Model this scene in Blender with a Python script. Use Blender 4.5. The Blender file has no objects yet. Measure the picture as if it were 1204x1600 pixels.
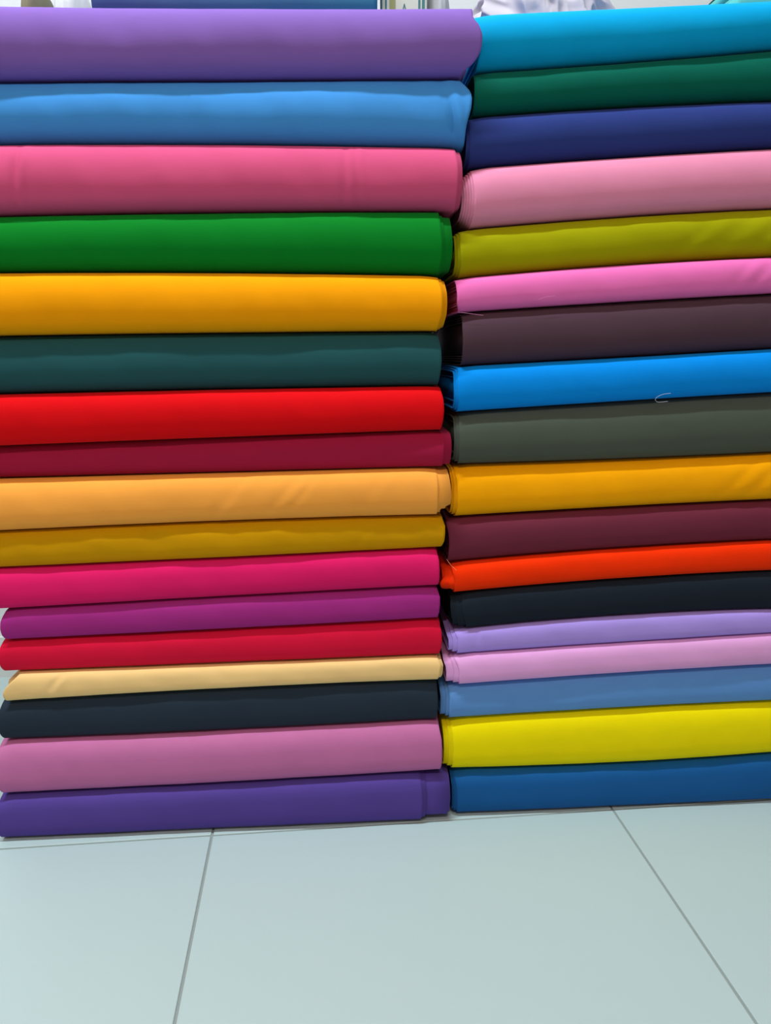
import bpy, math, random
import numpy as np
from mathutils import Vector, Matrix

scene = bpy.context.scene
COL = scene.collection

# ------------------------------------------------------------------ camera
cam_d = bpy.data.cameras.new('camera')
cam_d.sensor_width = 36.0
cam_d.lens = 1150.0 / 1600.0 * 36.0          # phone wide lens, portrait frame
cam_d.clip_start = 0.02
cam = bpy.data.objects.new('camera', cam_d)
COL.objects.link(cam)
cam.location = (0.0, 0.0, 0.6773)
cam.rotation_euler = (math.radians(90.0 - 12.026), 0.0, 0.0)
scene.camera = cam

# ------------------------------------------------------------------ world, light, exposure
world = bpy.data.worlds.new('world')
scene.world = world
world.use_nodes = True
world.node_tree.nodes['Background'].inputs[0].default_value = (0.85, 0.92, 1.0, 1)
world.node_tree.nodes['Background'].inputs[1].default_value = 0.25
scene.view_settings.view_transform = 'Standard'
scene.view_settings.look = 'None'
scene.view_settings.gamma = 1.0
scene.view_settings.use_curve_mapping = False
scene.view_settings.exposure = 0.30
CEIL = 3.0
# (x, y, length, yaw, watts) of the ceiling batten lamp, then an added warm fill lamp
LAMPS = [(-0.44, 0.52, 1.2, 0.09, 52.0, (0.90, 1.0, 1.02)), (-0.2, -1.1, 1.2, 0.09, 34.0, (1.0, 0.80, 0.66))]

# ------------------------------------------------------------------ helpers
def srgb(c):
    out = []
    for v in c:
        v = v / 255.0
        out.append(v / 12.92 if v <= 0.04045 else ((v + 0.055) / 1.055) ** 2.4)
    return out

def new_mat(name):
    m = bpy.data.materials.new(name)
    m.use_nodes = True
    nt = m.node_tree
    return m, nt, nt.nodes['Principled BSDF']

def simple_mat(name, col, rough=0.6, spec=0.4):
    m, nt, b = new_mat(name)
    b.inputs['Base Color'].default_value = (*col, 1)
    b.inputs['Roughness'].default_value = rough
    b.inputs['Specular IOR Level'].default_value = spec
    return m

def noise_tint(nt, b, col, scale, amount, coord='Object', stretch=(1, 1, 1)):
    tc = nt.nodes.new('ShaderNodeTexCoord')
    mp = nt.nodes.new('ShaderNodeMapping')
    mp.inputs['Scale'].default_value = stretch
    nz = nt.nodes.new('ShaderNodeTexNoise')
    nz.inputs['Scale'].default_value = scale
    nz.inputs['Detail'].default_value = 4
    nt.links.new(tc.outputs[coord], mp.inputs['Vector'])
    nt.links.new(mp.outputs['Vector'], nz.inputs['Vector'])
    rp = nt.nodes.new('ShaderNodeMix')
    rp.data_type = 'RGBA'
    rp.inputs['A'].default_value = (*[max(0, c * (1 - amount)) for c in col], 1)
    rp.inputs['B'].default_value = (*[min(1, c * (1 + amount)) for c in col], 1)
    nt.links.new(nz.outputs['Fac'], rp.inputs['Factor'])
    nt.links.new(rp.outputs['Result'], b.inputs['Base Color'])
    return mp, nz

def fabric_mat(name, col, sheen=0.03, rough=0.85):
    m, nt, b = new_mat(name)
    mp, nz = noise_tint(nt, b, col, 60.0, 0.05, stretch=(0.5, 1, 1))
    b.inputs['Roughness'].default_value = rough
    b.inputs['Specular IOR Level'].default_value = 0.07
    b.inputs['Sheen Weight'].default_value = sheen
    b.inputs['Sheen Roughness'].default_value = 0.4
    # plain weave: fine crossing threads as relief
    tc = nt.nodes.new('ShaderNodeTexCoord')
    w1 = nt.nodes.new('ShaderNodeTexWave'); w1.bands_direction = 'X'
    w2 = nt.nodes.new('ShaderNodeTexWave'); w2.bands_direction = 'Z'
    for w in (w1, w2):
        w.inputs['Scale'].default_value = 420.0
        w.inputs['Distortion'].default_value = 2.0
        nt.links.new(tc.outputs['Object'], w.inputs['Vector'])
    ad = nt.nodes.new('ShaderNodeMath'); ad.operation = 'ADD'
    nt.links.new(w1.outputs['Fac'], ad.inputs[0]); nt.links.new(w2.outputs['Fac'], ad.inputs[1])
    bp = nt.nodes.new('ShaderNodeBump')
    bp.inputs['Strength'].default_value = 0.10
    bp.inputs['Distance'].default_value = 0.0006
    nt.links.new(ad.outputs[0], bp.inputs['Height'])
    nt.links.new(bp.outputs['Normal'], b.inputs['Normal'])
    return m

def mesh_obj(name, verts, faces, mat, parent=None, smooth=True, loc=None, rotz=0.0):
    me = bpy.data.meshes.new(name)
    me.from_pydata([tuple(v) for v in verts], [], [tuple(f) for f in faces])
    me.update()
    if smooth:
        me.shade_smooth()
    if mat is not None:
        me.materials.append(mat)
    o = bpy.data.objects.new(name, me)
    COL.objects.link(o)
    if parent is not None:
        o.parent = parent
    if loc is not None:
        o.location = loc
    o.rotation_euler.z = rotz
    return o

def empty(name, loc, rotz, label, cat, group=None):
    o = bpy.data.objects.new(name, None)
    COL.objects.link(o)
    o.empty_display_size = 0.05
    o.location = loc
    o.rotation_euler.z = rotz
    tag(o, label, cat, group)
    return o

def tag(o, label, cat, group=None):
    o['label'] = label
    o['category'] = cat
    if group:
        o['group'] = group

def box_data(x0, x1, y0, y1, z0, z1):
    v = [(x0, y0, z0), (x1, y0, z0), (x1, y1, z0), (x0, y1, z0), (x0, y0, z1), (x1, y0, z1), (x1, y1, z1), (x0, y1, z1)]
    f = [(0, 3, 2, 1), (4, 5, 6, 7), (0, 1, 5, 4), (1, 2, 6, 5), (2, 3, 7, 6), (3, 0, 4, 7)]
    return v, f

def box(name, x0, x1, y0, y1, z0, z1, mat, parent=None, loc=None, rotz=0.0):
    v, f = box_data(x0, x1, y0, y1, z0, z1)
    return mesh_obj(name, v, f, mat, parent, False, loc, rotz)

def structure(o):
    o['kind'] = 'structure'
    return o

def bevel(o, w, seg=2):
    md = o.modifiers.new('bevel', 'BEVEL')
    md.width = w
    md.segments = seg
    md.limit_method = 'ANGLE'
    return o

def tube(name, pts, r, mat, parent=None, loc=None, rotz=0.0, sides=6):
    pts = [Vector(p) for p in pts]
    # Catmull-Rom resample
    q = []
    for i in range(len(pts) - 1):
        p0 = pts[max(i - 1, 0)]; p1 = pts[i]; p2 = pts[i + 1]; p3 = pts[min(i + 2, len(pts) - 1)]
        for k in range(6):
            t = k / 6
            q.append(0.5 * ((2 * p1) + (p2 - p0) * t + (2 * p0 - 5 * p1 + 4 * p2 - p3) * t * t + (3 * p1 - p0 - 3 * p2 + p3) * t ** 3))
    q.append(pts[-1])
    V, Fc = [], []
    for i, p in enumerate(q):
        d = (q[min(i + 1, len(q) - 1)] - q[max(i - 1, 0)]).normalized()
        a = d.orthogonal().normalized(); b = d.cross(a)
        for k in range(sides):
            t = 2 * math.pi * k / sides
            V.append(p + a * math.cos(t) * r + b * math.sin(t) * r)
    for i in range(len(q) - 1):
        for k in range(sides):
            k2 = (k + 1) % sides
            Fc.append((i * sides + k, i * sides + k2, (i + 1) * sides + k2, (i + 1) * sides + k))
    Fc.append(tuple(range(sides))[::-1]); Fc.append(tuple((len(q) - 1) * sides + k for k in range(sides)))
    return mesh_obj(name, V, Fc, mat, parent, True, loc, rotz)

# ------------------------------------------------------------------ the room
TILE_YAW = math.radians(5.9)
T0 = Vector((-0.2502, 0.9414, 0.0))            # tile corner just in front of the left stack
TX = Vector((math.cos(TILE_YAW), math.sin(TILE_YAW), 0))
TY = Vector((-math.sin(TILE_YAW), math.cos(TILE_YAW), 0))
def room(a, b, z=0.0):                          # room coordinates (along the back wall, towards it)
    return T0 + TX * a + TY * b + Vector((0, 0, z))

m_wall, nt, b = new_mat('painted wall')
noise_tint(nt, b, (0.68, 0.73, 0.78), 3.0, 0.03)
b.inputs['Roughness'].default_value = 0.75
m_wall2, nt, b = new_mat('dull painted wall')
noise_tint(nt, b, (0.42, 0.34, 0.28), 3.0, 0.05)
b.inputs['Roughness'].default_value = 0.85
m_grout = simple_mat('grey grout', (0.26, 0.31, 0.31), 0.9, 0.1)
m_tile, nt, b = new_mat('glazed floor tile')
noise_tint(nt, b, (0.418, 0.548, 0.572), 2.2, 0.03, 'Object')
b.inputs['Roughness'].default_value = 0.42
b.inputs['Specular IOR Level'].default_value = 0.4
m_ceil = simple_mat('white ceiling paint', (0.55, 0.56, 0.55), 0.85, 0.2)
m_skirt = simple_mat('white skirting tile', (0.62, 0.68, 0.69), 0.4, 0.4)

A0, A1, B0, B1 = -1.8, 2.4, -3.0, 0.60          # room extent in tile coordinates (7 x 6 tiles)
fl = structure(box('floor', A0, A1, B0, B1, -0.05, -0.002, m_grout, None, T0, TILE_YAW))
g = 0.0016
tv, tf = box_data(g, 0.6 - g, g, 0.6 - g, -0.012, 0.0)
tile0 = None
for i in range(7):
    for j in range(6):
        if tile0 is None:
            tile0 = mesh_obj('floor_tile', tv, tf, m_tile, fl, False)
            bevel(tile0, 0.0012, 2)
            o = tile0
        else:
            o = tile0.copy(); COL.objects.link(o); o.parent = fl
        o.location = (A0 + 0.6 * i, B0 + 0.6 * j, random.Random(i * 9 + j).uniform(-0.0002, 0.0))
structure(box('wall_back', A0 - 0.1, A1 + 0.1, B1, B1 + 0.1, -0.05, CEIL + 0.1, m_wall, None, T0, TILE_YAW))
structure(box('wall_front', A0 - 0.1, A1 + 0.1, B0 - 0.1, B0, -0.05, CEIL + 0.1, m_wall2, None, T0, TILE_YAW))
structure(box('wall_left', A0 - 0.1, A0, B0, B1, -0.05, CEIL + 0.1, m_wall2, None, T0, TILE_YAW))
structure(box('wall_right', A1, A1 + 0.1, B0, B1, -0.05, CEIL + 0.1, m_wall2, None, T0, TILE_YAW))
structure(box('ceiling', A0, A1, B0, B1, CEIL, CEIL + 0.1, m_ceil, None, T0, TILE_YAW))
structure(box('baseboard_back', A0, A1, B1 - 0.012, B1, 0.0, 0.09, m_skirt, None, T0, TILE_YAW))
structure(box('baseboard_left', A0, A0 + 0.012, B0, B1 - 0.012, 0.0, 0.09, m_skirt, None, T0, TILE_YAW))
structure(box('baseboard_right', A1 - 0.012, A1, B0, B1 - 0.012, 0.0, 0.09, m_skirt, None, T0, TILE_YAW))

# ------------------------------------------------------------------ ceiling batten lamp and added fill lamp
m_lamp = simple_mat('white lamp housing', (0.8, 0.8, 0.8), 0.5)
for i, (x, y, ln, yaw, watt, lcol) in enumerate(LAMPS):
    t = empty('ceiling_lamp', (x, y, CEIL), yaw, ['white batten lamp on the ceiling above the fabric stacks', 'added warm fill lamp on the ceiling further from the fabric stacks'][i], 'lamp', 'ceiling batten lamps')
    m_glow, nt, b = new_mat('lit lamp diffuser')
    b.inputs['Base Color'].default_value = (0.9, 0.9, 0.9, 1)
    b.inputs['Emission Color'].default_value = (*lcol, 1)
    b.inputs['Emission Strength'].default_value = 6.0
    bevel(box('housing', -ln / 2 - 0.02, ln / 2 + 0.02, -0.04, 0.04, -0.035, -0.001, m_lamp, t), 0.006)
    bevel(box('diffuser', -ln / 2, ln / 2, -0.03, 0.03, -0.06, -0.035, m_glow, t), 0.01)
    ld = bpy.data.lights.new('lamp_light', 'AREA')
    ld.shape = 'RECTANGLE'; ld.size = ln; ld.size_y = 0.06; ld.energy = watt; ld.color = lcol
    lo = bpy.data.objects.new('lamp_light', ld)
    COL.objects.link(lo); lo.parent = t; lo.location = (0, 0, -0.064)

# ------------------------------------------------------------------ fabric bolts: measured tables (metres)
# stack front line: yaw, distance; seam heights are a*u^2+b*u+c along the front; end positions of each cloth layer
ALB_L = [[0.2203, 0.118, 0.462], [0.0556, 0.2843, 0.734], [0.6132, 0.0847, 0.2176], [0.0012, 0.1951, 0.0173], [0.8702, 0.3355, 0.001], [0.0158, 0.0815, 0.0949], [0.6711, 0.0034, 0.0071], [0.33, 0.0105, 0.052], [0.8759, 0.3623, 0.0599], [0.5364, 0.2698, 0.001], [0.6984, 0.0122, 0.1369], [0.336, 0.0238, 0.2195], [0.6349, 0.0073, 0.0441], [0.8188, 0.5629, 0.2457], [0.0192, 0.0319, 0.0519], [0.4991, 0.153, 0.3643], [0.0861, 0.053, 0.296]]
ALB_R = [[0.001, 0.3454, 0.7171], [0.001, 0.1118, 0.0786], [0.0234, 0.0436, 0.2162], [0.7243, 0.2515, 0.426], [0.3221, 0.3299, 0.001], [0.7938, 0.1609, 0.496], [0.0719, 0.0386, 0.0566], [0.001, 0.2457, 0.8026], [0.0694, 0.0879, 0.0718], [0.92, 0.384, 0.001], [0.138, 0.0224, 0.046], [0.8769, 0.0322, 0.001], [0.0114, 0.0172, 0.028], [0.3871, 0.2785, 0.7966], [0.729, 0.3554, 0.7247], [0.1105, 0.281, 0.6539], [0.8314, 0.7109, 0.001], [0.01, 0.0997, 0.3268]]
YAW_L, OY_L = 0.06811, 0.97446
YAW_R, OY_R = 0.06811, 0.98829
SEAM_L = [[0.01322, 0.02794, 1.08037], [0.00553, 0.03077, 1.00588], [-0.02953, -0.00045, 0.92947], [-0.02098, 0.01364, 0.85363], [-0.02529, -0.0098, 0.77731], [-0.01243, 0.00734, 0.70724], [-0.00847, 0.01277, 0.63698], [-0.00425, 0.02759, 0.57777], [0.00147, 0.0192, 0.52834], [-0.02414, 0.01229, 0.46296], [0.00675, 0.03272, 0.41545], [-0.00591, 0.03235, 0.35995], [0.00664, 0.03127, 0.31175], [-0.00056, 0.0129, 0.2568], [-0.03382, 0.00681, 0.22242], [0.01571, 0.02192, 0.1557], [0.01783, 0.02641, 0.07647], [0, 0, 0.0005]]
SEAM_R = [[-0.0016, 0.07061, 1.07551], [0.03561, 0.0702, 1.01065], [-0.0548, 0.10149, 0.95812], [-0.03326, 0.0964, 0.89792], [-0.06229, 0.11159, 0.82426], [-0.06225, 0.10881, 0.76431], [-0.02, 0.07412, 0.72466], [0.00879, 0.04759, 0.65849], [-0.01195, 0.06361, 0.59694], [0.02822, 0.00881, 0.53063], [-0.02147, 0.05346, 0.45266], [-0.06138, 0.09014, 0.3862], [-0.0683, 0.09394, 0.34204], [-0.09852, 0.1067, 0.28568], [-0.01754, 0.05236, 0.25443], [-0.02965, 0.05612, 0.20743], [-0.0214, 0.03707, 0.15338], [0.07865, -0.04195, 0.07744], [0, 0, 0.0005]]
END_L = [[[0.1009, 0.0978], [0.0023, 0.0015, 0.0008, 0.0085, 0.0116, 0.012, 0.0108, 0.0039, -0.0124], [0.0, 0.0, 0.0, 0.0, 0.0]], [[0.0988, 0.094], [-0.0118, -0.0039, 0.0039, 0.0055, 0.0043, 0.0016, -0.0008, -0.0012, -0.0008], [-0.0079, 0.0, 0.0, 0.0, 0.0]], [[0.0881, 0.0933], [-0.0032, 0.0, 0.0008, 0.0, 0.0], [-0.0019, 0.0, 0.0005, 0.0, 0.0]], [[0.068, 0.0721, 0.0819], [-0.0016, 0.0, 0.0024, 0.0024, 0.0], [-0.001, 0.0, 0.0015, 0.0015, 0.0]], [[0.0708, 0.0733, 0.077], [-0.0058, -0.0008, 0.0, -0.0008, -0.0058], [-0.0035, -0.0005, 0.0, -0.0005, -0.0035]], [[0.0698, 0.066], [-0.0025, 0.0008, 0.0017, 0.0008, -0.0008], [-0.0015, 0.0005, 0.001, 0.0005, -0.0005]], [[0.0746, 0.0695], [-0.0034, 0.0, 0.0009, 0.0, -0.0017], [-0.002, 0.0, 0.0005, 0.0, -0.001]], [[0.0772, 0.0871], [-0.0009, 0.0009, 0.0009, 0.0, -0.0009], [-0.0005, 0.0005, 0.0005, 0.0, -0.0005]], [[0.0698, 0.086, 0.0825], [-0.0009, 0.0, 0.0, 0.0, 0.0], [-0.0026, -0.0009, 0.0, 0.0009, 0.0017, 0.0017, 0.0009, -0.0122, -0.0157]], [[0.0799, 0.0755], [-0.0027, 0.0009, 0.0009, 0.0, -0.0035], [-0.0016, 0.0005, 0.0005, 0.0, -0.0021]], [[0.0732, 0.0692], [-0.0027, 0.0, 0.0009, 0.0009, 0.0], [-0.0016, 0.0, 0.0005, 0.0005, 0.0]], [[0.0749, 0.0717], [-0.0027, 0.0009, 0.0009, 0.0, -0.0018], [-0.0016, 0.0005, 0.0005, 0.0, -0.0011]], [[0.0798, 0.0752], [-0.0055, -0.0009, 0.0, -0.0009, -0.0036], [-0.0033, -0.0005, 0.0, -0.0005, -0.0022]], [[0.0777, 0.0814], [-0.0028, 0.0009, 0.0, -0.0009, -0.0046], [-0.0017, 0.0006, 0.0, -0.0006, -0.0028]], [[0.0748, 0.072], [-0.0009, 0.0, 0.0009, 0.0, -0.0009], [-0.0006, 0.0, 0.0006, 0.0, -0.0006]], [[0.0806, 0.0768], [-0.0038, 0.0, 0.0009, 0.0009, -0.0009], [-0.0023, 0.0, 0.0006, 0.0006, -0.0006]], [[0.0532, 0.0589, 0.0919, 0.0947], [-0.0019, 0.0, 0.001, 0.0, -0.0019], [-0.0011, 0.0, 0.0006, 0.0, -0.0011]]]
END_R = [[[0.1102, 0.1134], [-0.0039, -0.0055, -0.0063, 0.0008, 0.0039, 0.0047, 0.0039, 0.0024, 0.0024], [0.0031, 0.0031, 0.0031, 0.0031, 0.0031]], [[0.1085, 0.1109], [0.0, 0.0, 0.0, 0.0, 0.0], [0.0, 0.0, 0.0, 0.0, 0.0]], [[0.1034, 0.0994], [0.0, -0.0008, 0.0, 0.0, 0.0008], [0.0, -0.0005, 0.0, 0.0, 0.0005]], [[0.1086, 0.1058, 0.1029, 0.1, 0.0972, 0.0947], [-0.0024, -0.0008, 0.0008, 0.0008, -0.0016], [-0.0015, -0.0005, 0.0005, 0.0005, -0.001]], [[0.094, 0.0907, 0.0874], [0.0, -0.0008, 0.0, 0.0008, 0.0], [0.0, -0.0005, 0.0, 0.0005, 0.0]], [[0.0901, 0.0934], [-0.0017, -0.0008, 0.0, 0.0, 0.0034], [-0.001, -0.0005, 0.0, 0.0, 0.002]], [[0.0988, 0.103], [0.0, -0.0008, 0.0, 0.0, 0.0008], [0.0, -0.0005, 0.0, 0.0, 0.0005]], [[0.0941, 0.0915, 0.089], [0.0, -0.0017, -0.0009, 0.0, 0.0], [0.0, -0.001, -0.0005, 0.0, 0.0]], [[0.0972, 0.0937, 0.0911], [0.0, -0.0009, 0.0, 0.0, 0.0009], [0.0, -0.0005, 0.0, 0.0, 0.0005]], [[0.096, 0.0916, 0.0889], [-0.0035, 0.0, 0.0009, 0.0009, 0.0], [-0.0021, 0.0, 0.0005, 0.0005, 0.0]], [[0.0857, 0.0902], [-0.0027, 0.0, 0.0018, 0.0009, 0.0], [-0.0016, 0.0, 0.0011, 0.0005, 0.0]], [[0.0957, 0.0884, 0.0767], [-0.0054, -0.0027, 0.0, 0.0, 0.0], [0.0036, 0.0054, 0.0054, 0.0045, 0.0009, -0.0009, 0.0, 0.0018, 0.0109]], [[0.1095, 0.1003, 0.093], [-0.0018, -0.0037, -0.0018, 0.0018, 0.0055], [-0.0011, -0.0022, -0.0011, 0.0011, 0.0033]], [[0.1013, 0.0948, 0.0892], [-0.0037, 0.0, 0.0, 0.0009, 0.0], [-0.0022, 0.0, 0.0, 0.0006, 0.0]], [[0.104, 0.0965, 0.0862], [-0.0075, -0.0019, 0.0, 0.0, 0.0009], [-0.0045, -0.0011, 0.0, 0.0, 0.0006]], [[0.0918, 0.0871, 0.0796], [-0.0019, 0.0, 0.0, 0.0, 0.0009], [-0.0011, 0.0, 0.0, 0.0, 0.0006]], [[0.0969, 0.0911, 0.0845], [-0.0029, 0.0, 0.001, 0.001, 0.001], [-0.0017, 0.0, 0.0006, 0.0006, 0.0006]], [[0.1052, 0.1013, 0.0989], [-0.0048, -0.001, 0.0, 0.001, 0.001], [-0.0029, -0.0006, 0.0, 0.0006, 0.0006]]]

# name, lit colour (sRGB), front set-back (mm), label, extra creases [(u, amplitude m, width m, slant)]
BOLTS_L = [
 ('purple',        (152, 115, 204), -10, 'light purple fabric bolt on top of the left stack', []),
 ('sky blue',      (78, 160, 236),   -2, 'sky blue fabric bolt under the light purple one, left stack', [(-0.232, .0006, .0012, 0.0), (0.076, .0022, .006, -.25), (0.089, -.0012, .004, -.2)]),
 ('rose',          (236, 98, 146),   -7, 'rose pink fabric bolt with small creases, between sky blue and bright green bolts', [(-0.438, .0022, .004, .12), (-0.05, .0016, .0045, .05), (-0.036, .0012, .004, -.1)]),
 ('green',         (22, 142, 48),    -7, 'bright green fabric bolt between rose pink and amber bolts, left stack', []),
 ('amber',         (254, 176, 4),   -13, 'amber yellow fabric bolt between bright green and dark teal bolts, left stack', []),
 ('dark teal',     (36, 76, 78),     -5, 'dark teal fabric bolt between amber yellow and scarlet bolts', []),
 ('scarlet',       (234, 24, 30),    -8, 'scarlet red fabric bolt under the dark teal bolt, left stack', []),
 ('maroon',        (152, 28, 62),     0, 'maroon fabric bolt under the scarlet bolt, left stack', []),
 ('apricot',       (254, 178, 76),   -6, 'pale apricot orange fabric bolt with a loose end flap, left stack', [(-0.21, 0.00072, .008, .9), (-0.14, 0.00072, .009, .9), (-0.115, 0.00048, .006, .8), (-0.02, 0.00042, .008, .6)]),
 ('mustard',       (190, 138, 12),    1, 'mustard brown fabric bolt under the pale apricot bolt', [(-0.03, 0.00048, .005, .6), (-0.3, 0.00072, .03, .3)]),
 ('magenta',       (222, 34, 102),    1, 'bright magenta fabric bolt under the mustard brown bolt', []),
 ('plum purple',   (160, 46, 126),    4, 'reddish purple fabric bolt between bright magenta and crimson bolts', []),
 ('crimson',       (208, 26, 58),     6, 'crimson fabric bolt above the thin tan one, left stack', []),
 ('tan',           (228, 192, 128),   2, 'thin tan fabric bolt between crimson and black bolts', [(-0.46, .0010, .006, .8)]),
 ('blue black',    (38, 48, 58),      5, 'black fabric bolt between tan and mauve pink bolts, left stack', []),
 ('mauve',         (190, 110, 158),  -3, 'mauve pink fabric bolt near the bottom of the left stack', []),
 ('violet',        (84, 66, 142),    -5, 'dark violet fabric bolt on the floor, bottom of the left stack', []),
]
BOLTS_R = [
 ('cyan',          (0, 174, 233),    -6, 'bright cyan fabric bolt on top of the right stack', []),
 ('bottle green',  (8, 106, 88),     -1, 'bottle green fabric bolt between bright cyan and navy bolts', []),
 ('navy',          (52, 68, 136),    -4, 'navy blue fabric bolt between bottle green and salmon pink bolts', []),
 ('salmon',        (238, 148, 182), -12, 'salmon pink fabric bolt with layered edge, under the navy bolt', []),
 ('olive',         (168, 168, 6),    -8, 'olive yellow-green fabric bolt under the salmon pink bolt', [(0.40, 0.00072, .012, 1.2), (0.45, 0.00072, .014, 1.2), (0.50, 0.00060, .012, 1.2)]),
 ('hot pink',      (238, 116, 186), -12, 'hot pink fabric bolt under the olive bolt, right stack', [(0.46, 0.00060, .008, .8), (0.49, 0.00060, .008, .8)]),
 ('dark brown',    (84, 62, 72),    -12, 'dark brown fabric bolt between hot pink and azure bolts', []),
 ('azure',         (10, 146, 240),  -15, 'azure blue fabric bolt with a stray white thread, right stack', []),
 ('charcoal olive',(74, 82, 72),    -10, 'greyish dark olive fabric bolt under the azure blue bolt', []),
 ('orange',        (246, 166, 4),    -6, 'golden orange fabric bolt between dark olive and dark plum bolts, right stack', [(0.49, 0.00072, .010, 1.0), (0.53, 0.00060, .010, 1.0)]),
 ('dark plum',     (110, 46, 62),    -5, 'dark plum fabric bolt between golden orange and orange-red bolts', []),
 ('orange red',    (246, 54, 8),     -7, 'orange-red fabric bolt with a ragged inner layer sticking out', []),
 ('black',         (32, 38, 46),     -7, 'black fabric bolt between orange-red and lavender bolts, right stack', []),
 ('lavender',      (166, 142, 220),  -7, 'thin lavender fabric bolt under the black bolt, right stack', [(0.128, .0008, .004, .1)]),
 ('orchid',        (228, 164, 222), -11, 'pale orchid pink fabric bolt under the lavender bolt', []),
 ('steel blue',    (74, 114, 160),   -4, 'steel blue fabric bolt between orchid pink and lemon yellow bolts', []),
 ('lemon',         (228, 212, 0),    -7, 'lemon yellow fabric bolt near the bottom of the right stack', []),
 ('denim blue',    (28, 84, 138),    -5, 'deep blue fabric bolt on the floor, bottom of the right stack', []),
]

def make_profile(n_front=22, n_flat=5):
    """unit loop of the folded bolt: list of (part, s) walked from front-middle up, over the top, down the back, under."""
    loop = []
    fr = [(-90 + 180 * i / n_front) for i in range(n_front + 1)]       # front arc bottom -> top
    for a in fr:
        loop.append(('f', math.radians(a)))
    for i in range(1, n_flat):
        loop.append(('t', i / n_flat))
    bk = [(90 - 180 * i / 10) for i in range(11)]
    for a in bk:
        loop.append(('b', math.radians(a)))
    for i in range(1, n_flat):
        loop.append(('u', i / n_flat))
    return loop
LOOP = make_profile()

def sgnpow(v, p):
    return math.copysign(abs(v) ** p, v)

def loop_points(bulge, depth, n=2.08):
    """fraction of height (-1..1), depth position (metres from front-most) for each loop point"""
    hz, w, fw = [], [], []
    for k, s in LOOP:
        if k == 'f':
            hz.append(sgnpow(math.sin(s), 2 / n)); w.append(bulge * (1 - abs(math.cos(s)) ** (2 / n))); fw.append(max(0.0, math.cos(s)) ** 0.7)
        elif k == 't':
            hz.append(1.0); w.append(bulge + (depth - 2 * bulge) * s); fw.append(0)
        elif k == 'b':
            hz.append(sgnpow(math.sin(s), 2 / n)); w.append(depth - bulge * (1 - abs(math.cos(s)) ** (2 / n))); fw.append(0)
        else:
            hz.append(-1.0); w.append(bulge + (depth - 2 * bulge) * (1 - s)); fw.append(0)
    return np.array(hz), np.array(w), np.array(fw)

def poly(c, u):
    return c[0] * u * u + c[1] * u + c[2]

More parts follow.
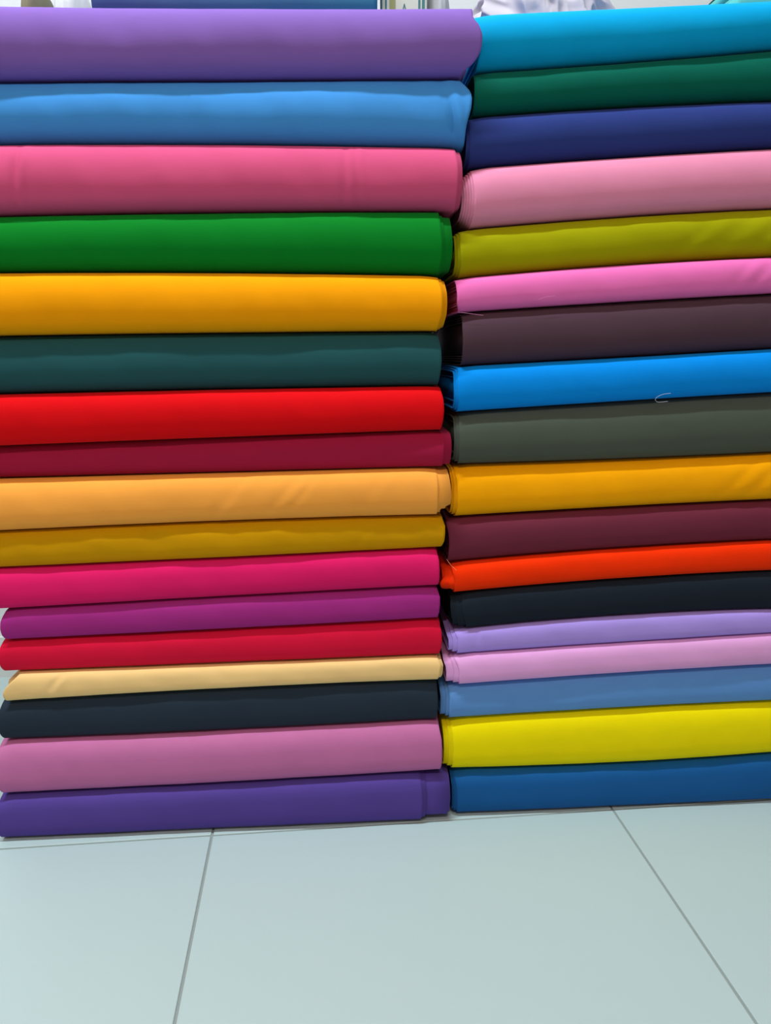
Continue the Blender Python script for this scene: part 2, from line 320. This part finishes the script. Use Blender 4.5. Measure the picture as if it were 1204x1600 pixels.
def build_layer(name, mat, parent, base_z, top, bot, u0, u1, cv0, cv1, setback, bulge, depth, inset, th, nseg, creases, rng, droop0, droop1, wav, solid=False, nexp=2.2, lean=0.0):
    """one wrapped cloth layer: a thin closed sleeve following the folded bolt (or the solid core)."""
    hz, w, fw = loop_points(max(bulge - inset * 0.6, 0.006), depth - 2 * inset, nexp)
    w = w + inset
    nl = len(hz)
    # denser rings towards the two ends
    t = np.linspace(0, 1, nseg)
    fr = (1 - hz) / 2                                # 0 at the top, 1 at the bottom
    e0 = np.interp(fr, np.linspace(0, 1, len(cv0)), cv0); e1 = np.interp(fr, np.linspace(0, 1, len(cv1)), cv1)
    ef = np.clip(1.15 - w / 0.05, 0, 1)                # only the front fold is ragged
    e0 = e0 * ef; e1 = e1 * ef
    U = (u0 + e0)[None, :] * (1 - t)[:, None] + (u1 + e1)[None, :] * t[:, None]
    zt = poly(top, U); zb = poly(bot, U)
    # ends slump a little: the stack of folds is softer there
    d0 = np.clip(1 - (U - u0) / 0.03, 0, 1.3) ** 2 * droop0
    d1 = np.clip(1 - (u1 - U) / 0.03, 0, 1.3) ** 2 * droop1
    H = (zt - zb)
    zt = zt - H * (d0 + d1) * np.clip(1 - w / 0.07, 0, 1)[None, :]
    gap = 0.0004
    hh = (zt - zb) / 2 - gap - inset
    zc = (zt + zb) / 2
    Z = zc + hz[None, :] * hh
    W = np.repeat(w[None, :], nseg, 0)
    # soft undulation of the front face
    ph = [rng.uniform(0, 6.28) for _ in range(6)]
    und = (0.5 * np.sin(U * 9 + ph[0] + hz[None, :] * 0.8) + 0.35 * np.sin(U * 23 + ph[1] - hz[None, :] * 1.2)
           + 0.2 * np.sin(U * 57 + ph[2] + hz[None, :] * 2.0) + 0.10 * np.sin(U * 131 + ph[3] + hz[None, :] * 3.0))
    W = W + und * wav * fw[None, :]
    for cu, amp, wid, sl in creases:
        x = (U - cu - sl * (Z - zc) * 1.0) / wid
        W = W + fw[None, :] * amp * (np.exp(-x * x) - 0.7 * np.exp(-(x - 1.7) ** 2)) * (1 + 0.4 * np.sin(hz[None, :] * 3 + cu * 40))
    W = W + setback + lean * (u1 - U)
    def verts(Ux, Wx, Zx):
        return np.stack([Ux, Wx, Zx - base_z], -1).reshape(-1, 3)
    V = verts(U, W, Z)
    Fc = []
    def grid(off, flip):
        for i in range(nseg - 1):
            for k in range(nl):
                k2 = (k + 1) % nl
                q = (off + i * nl + k, off + i * nl + k2, off + (i + 1) * nl + k2, off + (i + 1) * nl + k)
                Fc.append(q if flip else q[::-1])
    grid(0, False)
    if solid:
        Fc.append(tuple(range(nl))); Fc.append(tuple((nseg - 1) * nl + k for k in range(nl))[::-1])
    else:
        # inner face only near the two ends would be seen; a short inner sleeve closes the cloth's thickness
        cz = zc; cw = setback + depth / 2 + lean * (u1 - u0) / 2
        def inner(idx):
            Zi = zc[idx] + (Z[idx] - zc[idx]) * np.maximum(0.0, 1 - th / np.maximum(hh[idx], 1e-4))
            Wi = cw + (W[idx] - cw) * (1 - th / (depth / 2))
            return np.stack([U[idx], Wi, Zi - base_z], -1)
        n0 = len(V)
        k_in = 3 if nseg > 8 else 1
        rings = []
        for side in (0, 1):
            ids = list(range(0, k_in + 1)) if side == 0 else list(range(nseg - 1, nseg - 2 - k_in, -1))
            off = len(V)
            add = np.concatenate([inner(i) for i in ids], 0)
            V = np.concatenate([V, add], 0)
            edge = ids[0] * nl
            for k in range(nl):
                k2 = (k + 1) % nl
                q = (edge + k, edge + k2, off + k2, off + k)
                Fc.append(q if side == 0 else q[::-1])
            for i in range(k_in):
                for k in range(nl):
                    k2 = (k + 1) % nl
                    q = (off + i * nl + k, off + i * nl + k2, off + (i + 1) * nl + k2, off + (i + 1) * nl + k)
                    Fc.append(q if side == 0 else q[::-1])
    return mesh_obj(name, V.tolist(), Fc, mat, parent)

LIT = 0.92                                            # lit photograph tone -> cloth albedo
DEPTH = 0.30
def make_stack(bolts, alb, seams, ends, yaw, oy, vis_right, far_u, group, seed):
    org = Vector((0, oy, 0)); ax = Vector((math.cos(yaw), math.sin(yaw), 0))
    for i, (nm, rgb, setmm, label, creases) in enumerate(bolts):
        rng = random.Random(seed + i * 17)
        col = [min(0.93, c * LIT) for c in srgb(rgb)]
        if alb:
            col = alb[i]
        mat = fabric_mat('cotton ' + nm, col)
        top, bot = seams[i], seams[i + 1]
        layers, curve, curve2 = ends[i]
        umid = layers[0]
        basez = max(0.0, poly(bot, umid))
        root = empty('fabric_bolt', org + Vector((0, 0, basez)), yaw, label, 'fabric bolt', group)
        t0 = poly(top, layers[0]) - poly(bot, layers[0])
        kk = i / (len(bolts) - 1)                     # bolts low in the stack are pressed flatter
        nexp = 2.05 + 0.75 * kk + (0.5 if kk == 1 else 0)
        bulge = min(0.030, (0.47 - 0.15 * kk) * t0)
        lean = LEAN.get(nm, 0.0)                      # set further back towards its far end
        setback = setmm / 1000.0 - 0.008
        far = far_u[i] if isinstance(far_u, list) else far_u + rng.uniform(-0.012, 0.012)
        fcv = [-0.002, 0.001, 0.002, 0.001, -0.002]
        if vis_right:
            fcv = FAR_CV.get(nm, [0.005, 0.001, 0.0, 0.001, 0.004])
        nl = len(layers)
        parts = list(layers)
        inset = 0.0
        pos = 0
        # neighbours that stick out past the wrap lie just beneath it
        for k, ue in enumerate(parts):
            first = k == 0
            sticks = (ue > layers[0]) if vis_right else (ue < layers[0])
            cv = curve if first else curve2
            fo = far + (0 if first else rng.uniform(0.001, 0.006)) * (1 if vis_right else -1)
            seg = 200 if first else 26
            a, b_ = (fo, ue) if vis_right else (ue, fo)
            c0, c1 = (fcv, cv) if vis_right else (cv, fcv)
            dv = DROOP.get(nm, 0.05) if first else 0.03
            dr0, dr1 = (FAR_DROOP.get(nm, 0.05), dv) if vis_right else (dv, 0.05)
            build_layer('outer_wrap' if first else 'fold_layer', mat, root, basez, top, bot, a, b_, c0, c1, setback, bulge, DEPTH, inset, 0.0010 if first else 0.0014, seg, creases if first else [], rng, dr0, dr1, WAVE.get(nm, 0.0010) if first else 0.0002, False, nexp, lean)
            inset += 0.0024 if first else 0.0022
        tail = [min(layers), max(layers)]
        inn = (tail[1] - 0.003) if vis_right else (tail[0] + 0.003)
        for k in range(3):
            ue = inn + rng.uniform(-0.0015, 0.0015); fo = far + rng.uniform(0.002, 0.007) * (1 if vis_right else -1)
            a, b_ = (fo, ue) if vis_right else (ue, fo)
            hmin = t0 / 2 - inset
            if hmin < 0.008:
                break
            build_layer('fold_layer', mat, root, basez, top, bot, a, b_, fcv if vis_right else [0] * 5, [0] * 5, setback, bulge, DEPTH, inset, 0.0015, 14, [], rng, 0, 0, 0.0, False, nexp, lean)
            inset += 0.0032
        a, b_ = (far + 0.004, inn - 0.002) if vis_right else (inn + 0.002, far - 0.004)
        build_layer('core_fold', mat, root, basez, top, bot, a, b_, [0] * 5, [0] * 5, setback, bulge, DEPTH, min(inset, t0 / 2 - 0.005), 0.0015, 14, [], rng, 0, 0, 0.0, True, nexp, lean)

DROOP = {'rose': 0.02, 'amber': 0.05, 'purple': 0.0, 'sky blue': 0.0, 'green': 0.0}
FAR_DROOP = {'tan': 0.15, 'plum purple': 0.12, 'blue black': 0.12, 'mauve': 0.12, 'violet': 0.12}
LEAN = {'maroon': 0.022, 'sky blue': 0.004, 'dark teal': 0.004}
FAR_CV = {'tan': [.022, .016, .009, .004, .001, 0, 0, .001, .003]}
WAVE = {'purple': 0.0022, 'sky blue': 0.0018, 'rose': 0.0018, 'olive': 0.0018, 'mustard': 0.0016, 'apricot': 0.0014}
FAR_L = [-0.545, -0.54, -0.548, -0.535, -0.542, -0.54, -0.545, -0.548, -0.536, -0.545, -0.5385, -0.5195, -0.5275, -0.525, -0.538, -0.5455, -0.552]
make_stack(BOLTS_L, ALB_L, SEAM_L, END_L, YAW_L, OY_L, True, FAR_L, 'folded fabric bolts of the left stack', 11)
make_stack(BOLTS_R, ALB_R, SEAM_R, END_R, YAW_R, OY_R, False, 0.735, 'folded fabric bolts of the right stack', 503)

# ------------------------------------------------------------------ things lying on top of the stacks
def on_stack(yaw, oy, u, w, z):
    c, s = math.cos(yaw), math.sin(yaw)
    return Vector((u * c - w * s, oy + u * s + w * c, z))

def folded_cloth(name, label, mat, yaw, oy, seam, u0, u1, w0, depth, folds, group=None):
    """a short pile of soft folds laid flat on the stack"""
    root = empty(name, on_stack(yaw, oy, 0, w0, poly(seam, u0)), yaw, label, 'cloth', group)
    basez = poly(seam, u0)
    rng = random.Random(int(u0 * 1000) + 77)
    c = list(seam)
    for h in folds:
        top = [c[0], c[1], c[2] + h]
        build_layer('fold', mat, root, basez, top, c, u0 + rng.uniform(-.004, .004), u1 + rng.uniform(-.004, .004), [.004, 0, 0, 0, .004], [-.004, 0, 0, 0, -.004],
                    rng.uniform(-.004, .004), h * 0.45, depth, 0.0, 0.001, 60, [], rng, 0.06, 0.06, 0.0012, True)
        c = top
    return root

m_blue_teal, nt, b = new_mat('blue to teal cloth')
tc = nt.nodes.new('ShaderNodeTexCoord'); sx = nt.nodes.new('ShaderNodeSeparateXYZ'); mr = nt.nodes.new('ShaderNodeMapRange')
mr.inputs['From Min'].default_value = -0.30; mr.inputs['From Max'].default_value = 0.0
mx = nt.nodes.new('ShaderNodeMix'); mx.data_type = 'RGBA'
mx.inputs['A'].default_value = (0.045, 0.11, 0.30, 1); mx.inputs['B'].default_value = (0.015, 0.22, 0.36, 1)  # base colour runs from blue to teal along the cloth's length
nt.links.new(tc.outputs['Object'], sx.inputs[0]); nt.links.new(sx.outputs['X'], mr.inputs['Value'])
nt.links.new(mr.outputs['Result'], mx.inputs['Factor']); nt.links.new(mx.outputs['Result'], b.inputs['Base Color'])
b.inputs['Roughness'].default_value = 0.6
folded_cloth('folded_cloth', 'blue cloth shading to teal, folded on top of the light purple bolt', m_blue_teal, YAW_L, OY_L, SEAM_L[0], -0.372, 0.000, 0.10, 0.17, [0.02, 0.075, 0.04])
m_seafoam = fabric_mat('sea green cloth', (0.10, 0.45, 0.44))
folded_cloth('folded_cloth', 'sea green cloth folded on top of the bright cyan bolt', m_seafoam, YAW_R, OY_R, SEAM_R[0], 0.505, 0.70, 0.13, 0.16, [0.02, 0.045, 0.02])

# printed packet standing on the light purple bolt
m_card = simple_mat('pale printed card', (0.62, 0.68, 0.58), 0.5)
m_ink = simple_mat('teal print', (0.05, 0.20, 0.20), 0.6)
m_ink2 = simple_mat('olive print', (0.30, 0.34, 0.14), 0.6)
zt = poly(SEAM_L[0], 0.04)
pk = empty('printed_packet', on_stack(YAW_L, OY_L, 0.0365, 0.15, zt), YAW_L, 'pale printed packet with dark green stripes standing beside the folded blue cloth', 'packet')
body = bevel(box('packet_body', -0.031, 0.031, 0.0, 0.045, 0.0, 0.135, m_card, pk), 0.002)
for x0, x1, mm in ((-0.027, -0.0245, m_ink), (-0.021, -0.0125, m_ink2), (0.0185, 0.0215, m_ink), (0.0235, 0.0275, m_ink)):
    box('printed_stripe', x0, x1, -0.0004, 0.001, 0.004, 0.131, mm, pk)
def flat_bar(p, q, wd, name, mat, parent):
    p = Vector(p); q = Vector(q); d = (q - p).normalized(); n = Vector((-d.y, d.x)) * wd / 2
    a = [p - n - d * wd / 2, q - n + d * wd / 2, q + n + d * wd / 2, p + n - d * wd / 2]
    v = [(k.x, -0.0005, k.y) for k in a] + [(k.x, 0.001, k.y) for k in a]
    return mesh_obj(name, v, [(0, 1, 2, 3), (7, 6, 5, 4), (0, 4, 5, 1), (1, 5, 6, 2), (2, 6, 7, 3), (3, 7, 4, 0)], mat, parent, False)
for zc in (0.072, 0.100, 0.044):
    A, B, C = (-0.0065, zc), (0.0055, zc), (-0.0005, zc + 0.020)
    for p, q in ((A, B), (B, C), (C, A)):
        flat_bar(p, q, 0.0012, 'printed_triangle_side', m_ink, pk)

# white crumpled cloth, brown scrap and clear bag
def heap(name, mat, uc, wc, ru, rw, h, seam, yaw, oy, seed, folds, parent=None, floor_off=0.0, nu=110, nw=56, power=0.55, freq=1.0, crumple=0.0):
    from mathutils import noise as mn
    rng = random.Random(seed)
    dirs = [(rng.uniform(-1, 1), rng.uniform(-.6, .6), rng.uniform(0, 6.28), rng.uniform(0.6, 1.3)) for _ in range(7)]
    V, Fc = [], []
    for i in range(nu + 1):
        for j in range(nw + 1):
            a = -1 + 2 * i / nu; c = -1 + 2 * j / nw
            # square to disc
            x = a * math.sqrt(max(0, 1 - c * c / 2)); y = c * math.sqrt(max(0, 1 - a * a / 2))
            r = min(1.0, math.hypot(x, y))
            dome = max(0.0, 1 - r * r) ** power
            f = 0.0
            for dx, dy, ph, am in dirs:
                t = (x * dx * 5 * freq + y * dy * 5 * freq + 0.8 * math.sin(3 * x * dy + 2 * y + ph)) + ph
                f += am * (1 - abs(math.sin(t)) * 1.6)
            f = f / len(dirs) * folds * (1 - r ** 4)
            an = math.atan2(y, x)
            # folds run down the flanks: ridges and valleys around the bundle, deepest half way up
            rid = 0.5 * math.sin(7 * an + seed + 2.5 * dome) + 0.3 * abs(math.sin(5.5 * an + 1.7 * seed - 3 * dome)) + 0.25 * math.sin(13 * an + 4 * dome)
            sc = 1 + rid * folds * 0.34 * math.sin(math.pi * min(1.0, r)) ** 0.6
            zz = dome * h * (1 + f)
            if crumple:
                # sharp pinched folds slanting across the cloth
                q = Vector((x * ru * 1.0 + zz * 0.7, y * rw, zz - x * ru * 0.5))
                n1 = 1 - 2.2 * abs(mn.noise(Vector((q.x * 26, q.y * 18, q.z * 14 + seed))))
                n2 = 1 - 2.2 * abs(mn.noise(Vector((q.x * 58 + 9, q.y * 40, q.z * 30 + seed))))
                cr = crumple * (n1 + 0.45 * n2) * min(1.0, zz / 0.02)
                sc *= 1 + cr * 0.8 * r
                zz *= 1 + cr * 0.7 * (1 - r * r)
            u = uc + x * ru * sc; w = wc + y * rw * sc
            V.append(Vector((u, w, poly(seam, u) + floor_off + 0.0006 + zz)))
    n = nw + 1
    for i in range(nu):
        for j in range(nw):
            Fc.append((i * n + j, (i + 1) * n + j, (i + 1) * n + j + 1, i * n + j + 1))
    # closed underside just above the bolt
    rim = [i * n for i in range(nu + 1)] + [nu * n + j for j in range(1, n)] + [i * n + nw for i in range(nu - 1, -1, -1)] + [j for j in range(nw - 1, 0, -1)]
    Fc.append(tuple(reversed(rim)))
    base = poly(seam, uc)
    V = [(v.x - uc, v.y - wc, v.z - base) for v in V]
    return mesh_obj(name, V, Fc, mat, parent, True, on_stack(yaw, oy, uc, wc, base), yaw)

m_white = fabric_mat('white cotton', (0.50, 0.475, 0.56), 0.05)
wc_ = heap('crumpled_cloth', m_white, 0.234, 0.190, 0.106, 0.082, 0.112, SEAM_R[0], YAW_R, OY_R, 5, 0.30, freq=0.8, power=0.42, crumple=0.17, nu=150, nw=100)
tag(wc_, 'white crumpled cloth heaped on top of the bright cyan bolt', 'cloth')
m_grey = fabric_mat('pale grey cotton', (0.40, 0.42, 0.45), 0.05)
gc_ = heap('crumpled_cloth', m_grey, 0.086, 0.215, 0.022, 0.06, 0.115, SEAM_L[0], YAW_L, OY_L, 9, 0.25, nu=50, nw=40, power=0.3)
tag(gc_, 'pale grey cloth bunched between the printed packet and the white crumpled cloth', 'cloth')

m_brown = fabric_mat('olive brown scrap', (0.20, 0.19, 0.13))
sc_ = heap('cloth_scrap', m_brown, -0.456, 0.175, 0.017, 0.06, 0.092, SEAM_L[0], YAW_L, OY_L, 21, 0.2, nu=40, nw=40, power=0.3)
tag(sc_, 'olive brown cloth scrap beside the clear plastic bag on the purple bolt', 'cloth')
m_film, nt, b = new_mat('clear plastic film')
b.inputs['Base Color'].default_value = (0.88, 0.93, 0.95, 1); b.inputs['Roughness'].default_value = 0.18
b.inputs['Alpha'].default_value = 0.38
pb = heap('plastic_bag', m_film, -0.408, 0.180, 0.025, 0.075, 0.088, SEAM_L[0], YAW_L, OY_L, 33, 0.2, nu=60, nw=50, power=0.3)
tag(pb, 'clear crumpled plastic bag at the left end of the light purple bolt', 'plastic bag')

# ------------------------------------------------------------------ loose threads
m_thr = simple_mat('white cotton thread', (0.62, 0.66, 0.74), 0.8, 0.1)
m_thr_p = simple_mat('pink cotton thread', (0.75, 0.28, 0.55), 0.8, 0.1)
m_thr_o = simple_mat('pale orange thread', (0.85, 0.30, 0.16), 0.8, 0.1)
def thread(label, mat, pts, r, zref):
    base = on_stack(YAW_R, OY_R, pts[0][0], 0, pts[0][2])
    p = [(u - pts[0][0], w, z - pts[0][2]) for u, w, z in pts]
    o = tube('loose_thread', p, r, mat, None, base, YAW_R)
    tag(o, label, 'thread', 'loose threads on the bolts')
thread('short curled white thread stuck to the lower edge of the azure bolt', m_thr, [(0.3784, -0.0240, 0.6278), (0.3669, -0.0238, 0.6262), (0.3583, -0.0240, 0.621), (0.3614, -0.0240, 0.6163), (0.3757, -0.0230, 0.6171)], 0.0002, 0)
thread('pink thread trailing from the left end of the hot pink bolt', m_thr_p, [(0.0929, -0.0140, 0.7312), (0.1005, -0.0190, 0.7304), (0.1116, -0.0205, 0.7288), (0.1243, -0.0210, 0.7273)], 0.00018, 0)
thread('fine pink thread on the face of the hot pink bolt', m_thr_p, [(0.1951, -0.0208, 0.747), (0.2043, -0.0213, 0.7503), (0.217, -0.0210, 0.752)], 0.00016, 0)
thread('pale orange thread at the left end of the orange-red bolt', m_thr_o, [(0.0843, -0.0100, 0.4009), (0.0889, -0.0150, 0.3943), (0.0972, -0.0175, 0.3867)], 0.00028, 0)
